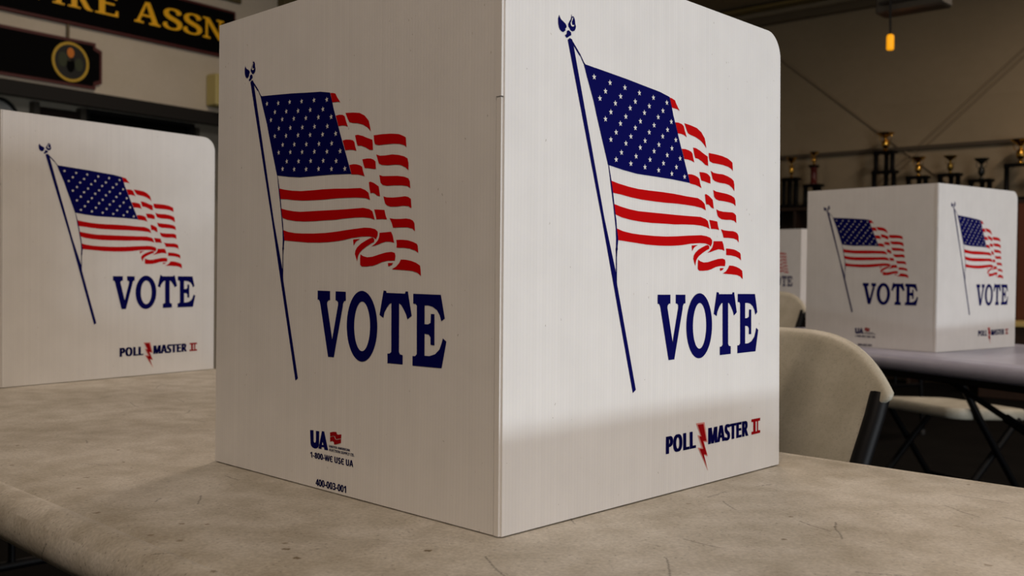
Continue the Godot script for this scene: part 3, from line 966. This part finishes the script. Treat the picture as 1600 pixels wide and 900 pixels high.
	for q in [[-6.6, 10.0], [6.6, 10.0]]:
		box(st, Vector3(q[1], top, 0.2), frame_c * Transform3D(Basis(), Vector3(q[0], top / 2, -0.12)), 0.002)
	box(st, Vector3(3.22, top - 2.7, 0.2), frame_c * Transform3D(Basis(), Vector3(0, (top + 2.7) / 2, -0.12)), 0.002)
	structure(st, "wall_right", mats.vinyl, "tan wall with the bay door")
	var bay := setting("door_1", "part-raised sectional bay door")
	for k in 5:
		if k == 2:
			continue
		st = surf()
		box(st, Vector3(3.24, 0.47, 0.05), frame_c * Transform3D(Basis(), Vector3(0, 0.31 + 0.24 + 0.48 * k, -0.06)), 0.008)
		put(st, "door_section", mats.door_metal, bay)
	for k in 4:
		st = surf()
		box(st, Vector3(0.74, 0.40, 0.008), frame_c * Transform3D(Basis(), Vector3(-1.17 + 0.78 * k, 1.51, -0.06)), 0.001)
		put(st, "pane", mats.clear_glass, bay)
	for x in [-1.59, -0.78, 0.0, 0.78, 1.59]:
		st = surf()
		box(st, Vector3(0.06, 0.47, 0.05), frame_c * Transform3D(Basis(), Vector3(x, 1.51, -0.06)), 0.004)
		put(st, "mullion", mats.door_metal, bay)
	st = surf()
	box(st, Vector3(14, 0.1, 10), frame_c * Transform3D(Basis(), Vector3(0, -0.06, -5.3)), 0.002)
	structure(st, "apron", mats.concrete, "concrete apron outside the bay door")
	st = surf()
	box(st, Vector3(26, top, 0.2), Transform3D(frame_b.basis, w3(-3.5, top / 2, -6.5)), 0.002)
	structure(st, "wall_rear", mats.upper_wall, "pale wall behind the viewer")

	# ---- lights of the hall
	var warm := Color(1.0, 0.91, 0.83)
	ceiling_light("ceiling light over the middle of the hall, beyond the large booth", w3(0.45, top, 3.2), 0.8, 3.2, warm)
	ceiling_light("ceiling light above the viewer, before the large booth", w3(-0.5, top, -1.0), 0.8, 5.4, warm)
	ceiling_light("ceiling light behind the viewer, towards the bay door", w3(1.4, top, -2.4), 0.8, 1.2, Color(1.0, 0.94, 0.88))
	ceiling_light("ceiling light to the right, between bay door and grey table", w3(3.5, top, 2.1), 0.8, 4.4, Color(1.0, 0.94, 0.88))
	ceiling_light("ceiling light in front of the sign wall", w3(-1.5, top, 6.0), 0.8, 1.7, warm)
	ceiling_light("ceiling light in front of the trophy wall", w3(3.7, top, 6.0), 0.8, 4.0, warm)

	# ---- tables
	var table_basis := Basis(Vector3(0.7174, 0, 0.69666), Vector3.UP, Vector3(-0.69666, 0, 0.7174))
	folding_table("long off-white plastic folding table, stained and scratched, under the large booth", Transform3D(table_basis, w3(-0.007 - 0.7174 * 0.665 + 0.69666 * 0.16, 0, 0.8319 + 0.69666 * 0.665 + 0.7174 * 0.16)), 1.285, 0.40, mats.table)
	var rt_x := Vector3(0.40, 0, 0.9165)
	var rt_basis := Basis(rt_x, Vector3.UP, rt_x.cross(Vector3.UP))
	folding_table("smooth grey folding table under the booth at right", Transform3D(rt_basis, w3(1.063 - 0.40 * 0.265 + 0.9165 * 0.38, -0.007, 2.914 + 0.9165 * 0.265 + 0.40 * 0.38)), 0.915, 0.38, mats.grey_table)
	folding_table("farthest folding table, mostly hidden behind the chairs", Transform3D(rt_basis, w3(1.90, 0, 6.65)), 0.915, 0.38, mats.grey_table)
	print("tables")

	# ---- booths
	booth("large white voting booth nearest the viewer with a flag on both faces",
		w3(-0.0070, 0.7402, 0.8319), w3(-0.0089, 1.23, 0.8269), w3(0.3069, 0.7402, 1.1648), w3(0.2974, 1.2257, 1.1517), w3(-0.3314, 0.7402, 1.1469), w3(-0.3260, 1.2252, 1.1349), 1.0)
	booth("white voting booth at the left end of the stained table, partly out of view",
		w3(-0.8977, 0.7402, 1.8002), w3(-0.8977, 1.23, 1.8002), w3(-0.6332, 0.7402, 2.1755), w3(-0.6332, 1.23, 2.1755), w3(-1.2679, 0.7402, 2.0612), w3(-1.2679, 1.23, 2.0612))
	booth("white voting booth standing on the grey table at right",
		w3(1.2261, 0.7332, 2.9539), w3(1.2261, 1.2232, 2.9539), w3(1.5906, 0.7332, 3.2331), w3(1.5906, 1.2232, 3.2331), w3(0.9523, 0.7332, 3.3147), w3(0.9523, 1.2232, 3.3147))
	var far_c := Vector2(1.775, 6.3)
	booth("farthest white voting booth, a sliver between the large booth and the right one",
		w3(far_c.x, 0.7402, far_c.y), w3(far_c.x, 1.23, far_c.y), w3(far_c.x + 0.3645, 0.7402, far_c.y + 0.2792), w3(far_c.x + 0.3645, 1.23, far_c.y + 0.2792), w3(far_c.x - 0.2738, 0.7402, far_c.y + 0.3608), w3(far_c.x - 0.2738, 1.23, far_c.y + 0.3608))
	print("booths")

	# ---- chairs
	var to_table := Vector3(-0.69666, 0, 0.7174)
	var chair := folding_chair("beige plastic folding chair pulled up behind the large booth", w3(0.148, 0, 1.354), to_table, null)
	folding_chair("beige folding chair farther off, just its top showing above the nearest chair", w3(0.90, 0, 4.37), to_table, chair)
	folding_chair("cream folding chair whose seat shows below the grey table", w3(1.76, 0, 4.08), -rt_x.cross(Vector3.UP), chair)

	# ---- sign wall
	var sign := thing("wall_sign", "black sign board with gold letters FIRE ASSN and a dark red rim", "sign", frame_a * Transform3D(Basis(), Vector3(0, 2.584, 0)))
	st = surf()
	box(st, Vector3(3.6, 0.376, 0.03), Transform3D(Basis(), Vector3(0.142 - 1.8, 0.188, 0.016)), 0.006)
	put(st, "rim", mats.sign_rim, sign)
	st = surf()
	box(st, Vector3(3.56, 0.336, 0.02), Transform3D(Basis(), Vector3(0.142 - 1.8, 0.188, 0.026)), 0.003)
	put(st, "board", mats.sign_black, sign)
	for q in [["F", -0.985, -0.885], ["I", -0.865, -0.812], ["R", -0.797, -0.683], ["E", -0.671, -0.560], ["A", -0.480, -0.345], ["S", -0.332, -0.226], ["S", -0.222, -0.115], ["N", -0.110, 0.012]]:
		st = surf()
		var lo: float = (2.049 - 0.96) * 1.6 + 0.96 - 2.584
		var hi: float = (2.148 - 0.96) * 1.6 + 0.96 - 2.584
		ink_text(st, q[0], PackedVector2Array([Vector2(q[1] * 1.6, lo), Vector2(q[2] * 1.6, lo), Vector2(q[2] * 1.6, hi), Vector2(q[1] * 1.6, hi)]), func(p: Vector2) -> Vector3: return Vector3(p.x, p.y, 0.0365), Vector3(0, 0, 1), 0.0, "Droid Serif", 700, 0.0)
		put(st, "letter", mats.sign_gold, sign)
	var small := thing("hanging_sign", "smaller black sign with notched corners and a round gold emblem", "sign", frame_a * Transform3D(Basis(), Vector3(0, 2.17, 0)))
	var sy := func(y: float) -> float: return (y - 0.96) * 1.6 + 0.96 - 2.17
	for e in [[0.0, 0.02, "rim", mats.sign_rim], [0.022, 0.027, "board", mats.sign_black]]:
		var d: float = e[0]
		var hi: float = sy.call(1.918) - d
		var lo: float = sy.call(1.717) + d
		var rx: float = -0.632 * 1.6 - d
		var n := 0.048
		st = surf()
		plate(st, PackedVector2Array([Vector2(-3.2 + d, lo), Vector2(rx - n, lo), Vector2(rx - n, lo + n * 0.6), Vector2(rx, lo + n), Vector2(rx, hi - n), Vector2(rx - n, hi - n * 0.6), Vector2(rx - n, hi), Vector2(-3.2 + d, hi)]), e[1], Transform3D(Basis(), Vector3(0, 0, 0.002)))
		put(st, e[2], e[3], small)
	var em := Transform3D(Basis(Vector3.RIGHT, PI / 2), Vector3(-0.783 * 1.6, sy.call(1.816), 0.030))
	st = surf()
	lathe(st, [[0.116, 0.0], [0.116, 0.006], [0.134, 0.006], [0.134, 0.0]], em, 40)
	var ring := put(st, "emblem_ring", mats.dull_gold, small)
	st = surf()
	lathe(st, [[0.0, 0.003], [0.116, 0.003], [0.116, 0.0]], em, 40)
	put(st, "emblem_disc", mats.emblem_dark, ring)
	for q in [[0.0, 0.062, 0.026, 0.034, mats.emblem_orange], [-0.055, 0.01, 0.035, 0.05, mats.emblem_green], [0.06, -0.01, 0.03, 0.045, mats.emblem_green], [0.0, -0.02, 0.03, 0.05, mats.sign_black], [-0.005, 0.015, 0.016, 0.012, mats.jamb]]:
		st = surf()
		var o2 := PackedVector2Array()
		for i in 14:
			o2.append(Vector2(q[0] + q[2] * cos(TAU * i / 14.0), q[1] + q[3] * sin(TAU * i / 14.0)))
		plate(st, o2, 0.0015, Transform3D(Basis(), em.origin + Vector3(0, 0, 0.0035)))
		put(st, "emblem_patch", q[4], ring)
	for x in [-0.787 * 1.6, -2.9]:
		st = surf()
		bar(st, Vector3(x, sy.call(1.918), 0.012), Vector3(x, 2.584 - 2.17, 0.012), 0.011)
		put(st, "hanger", mats.cord, small)
	var fix := thing("wall_speaker", "beige box on the pale wall with a round front", "speaker", frame_a * Transform3D(Basis(), Vector3(-0.02, 2.185, 0)))
	st = surf()
	box(st, Vector3(0.20, 0.245, 0.12), Transform3D(Basis(), Vector3(0, 0.1225, 0.061)), 0.012)
	put(st, "case", mats.beige_box, fix)
	st = surf()
	lathe(st, [[0.0, 0.012], [0.05, 0.012], [0.062, 0.006], [0.066, 0.0]], Transform3D(Basis(Vector3.RIGHT, PI / 2), Vector3(0.02, 0.12, 0.121)), 24)
	put(st, "round_grille", mats.lens, fix)
	var pic := thing("picture_frame", "olive framed board high above the black sign", "frame", frame_a * Transform3D(Basis(), Vector3(-0.38, 3.035, 0)))
	st = surf()
	box(st, Vector3(1.16, 0.42, 0.03), Transform3D(Basis(), Vector3(0, 0.21, 0.016)), 0.006)
	put(st, "frame", mats.olive, pic)
	st = surf()
	box(st, Vector3(1.10, 0.36, 0.01), Transform3D(Basis(), Vector3(0, 0.21, 0.032)), 0.002)
	put(st, "panel", mats.dark_trim, pic)
	# recessed lower wall: clock, brown door, dark window
	var lower := frame_a * Transform3D(Basis(), Vector3(0, 0, -0.65))
	var clock := thing("wall_clock", "round black-rimmed wall clock under the dark ledge", "clock", lower * Transform3D(Basis(), Vector3(-1.403, 1.825, 0)))
	var face := Transform3D(Basis(Vector3.RIGHT, PI / 2), Vector3(0, 0.155, 0.0))
	st = surf()
	lathe(st, [[0.155, 0.0], [0.155, 0.03], [0.147, 0.04], [0.132, 0.03], [0.130, 0.018]], face, 36)
	put(st, "rim", mats.black_plastic, clock)
	st = surf()
	lathe(st, [[0.0, 0.018], [0.131, 0.018]], face, 36)
	var dial := put(st, "dial", mats.clock_face, clock)
	st = surf()
	box(st, Vector3(0.012, 0.085, 0.003), Transform3D(Basis(Vector3.BACK, -0.9), Vector3(0.03, 0.18, 0.022)), 0.001)
	put(st, "hour_hand", mats.black_plastic, dial)
	st = surf()
	box(st, Vector3(0.009, 0.11, 0.003), Transform3D(Basis(Vector3.BACK, 0.5), Vector3(-0.025, 0.2, 0.025)), 0.001)
	put(st, "minute_hand", mats.black_plastic, dial)
	var door := setting("door_2", "dark brown door under the ledge")
	st = surf()
	box(st, Vector3(0.326, 2.10, 0.045), lower * Transform3D(Basis(), Vector3(-0.956, 1.052, 0.025)), 0.004)
	put(st, "door_leaf", mats.brown_door, door)
	for x in [-1.142, -0.777]:
		st = surf()
		box(st, Vector3(0.045, 2.13, 0.07), lower * Transform3D(Basis(), Vector3(x, 1.066, 0.036)), 0.004)
		put(st, "jamb", mats.jamb, door)
	var win := setting("window_1", "dark wide window under the ledge")
	st = surf()
	box(st, Vector3(0.94, 1.14, 0.02), lower * Transform3D(Basis(), Vector3(-0.27, 1.535, 0.012)), 0.002)
	put(st, "pane", mats.dark_glass, win)
	for q in [[-0.27, 2.118, 1.0, 0.035], [-0.27, 0.94, 1.0, 0.05]]:
		st = surf()
		box(st, Vector3(q[2], q[3], 0.06), lower * Transform3D(Basis(), Vector3(q[0], q[1], 0.031)), 0.004)
		put(st, "frame", mats.dark_trim, win)
	for x in [-0.738, 0.205, 0.262]:
		st = surf()
		box(st, Vector3(0.035, 1.16, 0.06), lower * Transform3D(Basis(), Vector3(x, 1.53, 0.031)), 0.004)
		put(st, "frame", mats.jamb if x > 0.23 else mats.dark_trim, win)
	print("sign wall")

	# ---- trophy cabinet and trophies
	var shelf_y := 1.57
	var cab := thing("trophy_cabinet", "dark wooden trophy cabinet against the tan wall", "cabinet", frame_b * Transform3D(Basis(), Vector3(0.2, 0, 0.0)))
	st = surf()
	box(st, Vector3(4.4, 0.035, 0.36), Transform3D(Basis(), Vector3(0, shelf_y - 0.0175, 0.0)), 0.004)
	put(st, "top_shelf", mats.cabinet_wood, cab)
	st = surf()
	box(st, Vector3(4.36, shelf_y - 0.04, 0.02), Transform3D(Basis(), Vector3(0, shelf_y / 2.0, -0.165)), 0.002)
	put(st, "back_panel", mats.brown_door, cab)
	for y in [0.60, 1.08]:
		st = surf()
		box(st, Vector3(4.36, 0.025, 0.32), Transform3D(Basis(), Vector3(0, y, 0.0)), 0.003)
		put(st, "shelf", mats.cabinet_wood, cab)
	for x in [-2.18, -1.1, 0.0, 0.86, 2.18]:
		st = surf()
		box(st, Vector3(0.03, shelf_y - 0.036, 0.34), Transform3D(Basis(), Vector3(x, (shelf_y - 0.036) / 2.0, 0.0)), 0.003)
		put(st, "upright", mats.red_wood if x > 0.5 else mats.cabinet_wood, cab)
	st = surf()
	box(st, Vector3(1.3, 0.95, 0.02), Transform3D(Basis(), Vector3(1.52, 1.06, 0.176)), 0.003)
	put(st, "door", mats.red_wood, cab)
	var bench := thing("low_counter", "low counter with pale yellow top in front of the cabinet", "counter", frame_b * Transform3D(Basis(), Vector3(1.9, 0, 0.42)))
	st = surf()
	box(st, Vector3(2.0, 0.035, 0.44), Transform3D(Basis(), Vector3(0, 0.5825, 0)), 0.004)
	put(st, "counter_top", mats.ledge, bench)
	st = surf()
	box(st, Vector3(1.94, 0.563, 0.38), Transform3D(Basis(), Vector3(0, 0.2825, 0)), 0.004)
	put(st, "body", mats.cabinet_wood, bench)
	var on_shelf := frame_b
	trophy("trophy with a gold cup on a block of dark upright columns, leftmost", -1.028, 2.060, [1.865], shelf_y, 0.165, 0.050, 5, mats.gold, on_shelf)
	trophy("trophy with a gold cup on a slim dark red column", -0.798, 2.099, [1.973, 1.792], shelf_y, 0.150, 0.044, 3, mats.gold, on_shelf, true)
	trophy("tallest two-tier trophy with gold cup on black columns", -0.112, 2.221, [2.056, 1.879], shelf_y, 0.185, 0.078, 3, mats.gold, on_shelf)
	trophy("trophy with a gold cup on low black columns, beside the tallest one", 0.185, 1.986, [1.817], shelf_y, 0.185, 0.062, 3, mats.gold, on_shelf)
	trophy("trophy with a dull gold cup above the fold of the right booth", 0.459, 1.978, [1.824], shelf_y, 0.185, 0.056, 3, mats.old_gold, on_shelf)
	trophy("trophy with a black cup and dull brim on black columns", 0.716, 1.939, [1.762], shelf_y, 0.185, 0.060, 3, mats.black_cup, on_shelf)
	trophy("large trophy with a bright gold cup at the right edge", 1.024, 2.075, [1.876], shelf_y, 0.235, 0.082, 2, mats.gold, on_shelf)
	for q in [[-0.98, "small gold trophy figure on the shelf below the leftmost trophy", 1.0], [-0.845, "smaller gold trophy figure beside the other on the lower shelf", 0.8]]:
		st = surf()
		lathe(st, [[0.0, 0.0], [0.03, 0.0], [0.03, 0.03], [0.01, 0.05], [0.012, 0.10], [0.024, 0.15], [0.014, 0.19], [0.02, 0.22], [0.0, 0.25]], frame_b * Transform3D(Basis().scaled(Vector3.ONE * q[2]), Vector3(q[0], 1.093, 0.05)), 14)
		var fig := put(st, numbered("trophy_figure"), mats.old_gold, self, q[1])
		fig.set_meta("category", "trophy")
	# hanging things under the ceiling
	var unit := thing("ceiling_heater", "dark box-shaped heater hanging from the ceiling above the trophies", "heater", Transform3D(frame_b.basis, w3(2.32, 2.49, 6.0)))
	st = surf()
	box(st, Vector3(0.40, 0.36, 0.14), Transform3D(Basis(), Vector3(0, 0.18, 0)), 0.012)
	put(st, "case", mats.heater_grey, unit)
	for k in 5:
		st = surf()
		box(st, Vector3(0.34, 0.012, 0.03), Transform3D(Basis(Vector3.RIGHT, 0.5), Vector3(0, 0.06 + 0.06 * k, 0.075)), 0.002)
		put(st, "louver", mats.dark_trim, unit)
	for x in [-0.18, 0.18]:
		st = surf()
		bar(st, Vector3(x, 0.355, 0), Vector3(x, top - 2.49, 0), 0.006)
		put(st, "hanger_rod", mats.rod, unit)
	var pend := thing("pendant_lamp", "small glowing amber lamp hanging on a dark rod", "lamp", Transform3D(Basis(), w3(2.19, 2.265, 6.0)))
	st = surf()
	lathe(st, [[0.0, 0.0], [0.017, 0.0], [0.021, 0.006], [0.021, 0.078], [0.016, 0.088], [0.006, 0.092], [0.0, 0.092]], Transform3D(), 18)
	put(st, "glass_shade", mats.amber, pend)
	st = surf()
	bar(st, Vector3(0, 0.09, 0), Vector3(-0.03, top - 2.265, 0), 0.007)
	put(st, "rod", mats.dark_trim, pend)
	var glow := OmniLight3D.new()
	glow.name = "amber_glow"
	glow.light_color = Color(1.0, 0.55, 0.1)
	glow.light_energy = 0.004
	glow.light_size = 0.02
	glow.omni_range = 10.0
	glow.shadow_enabled = true
	glow.position = Vector3(0, 0.045, 0)
	pend.add_child(glow, true)
	print("done")
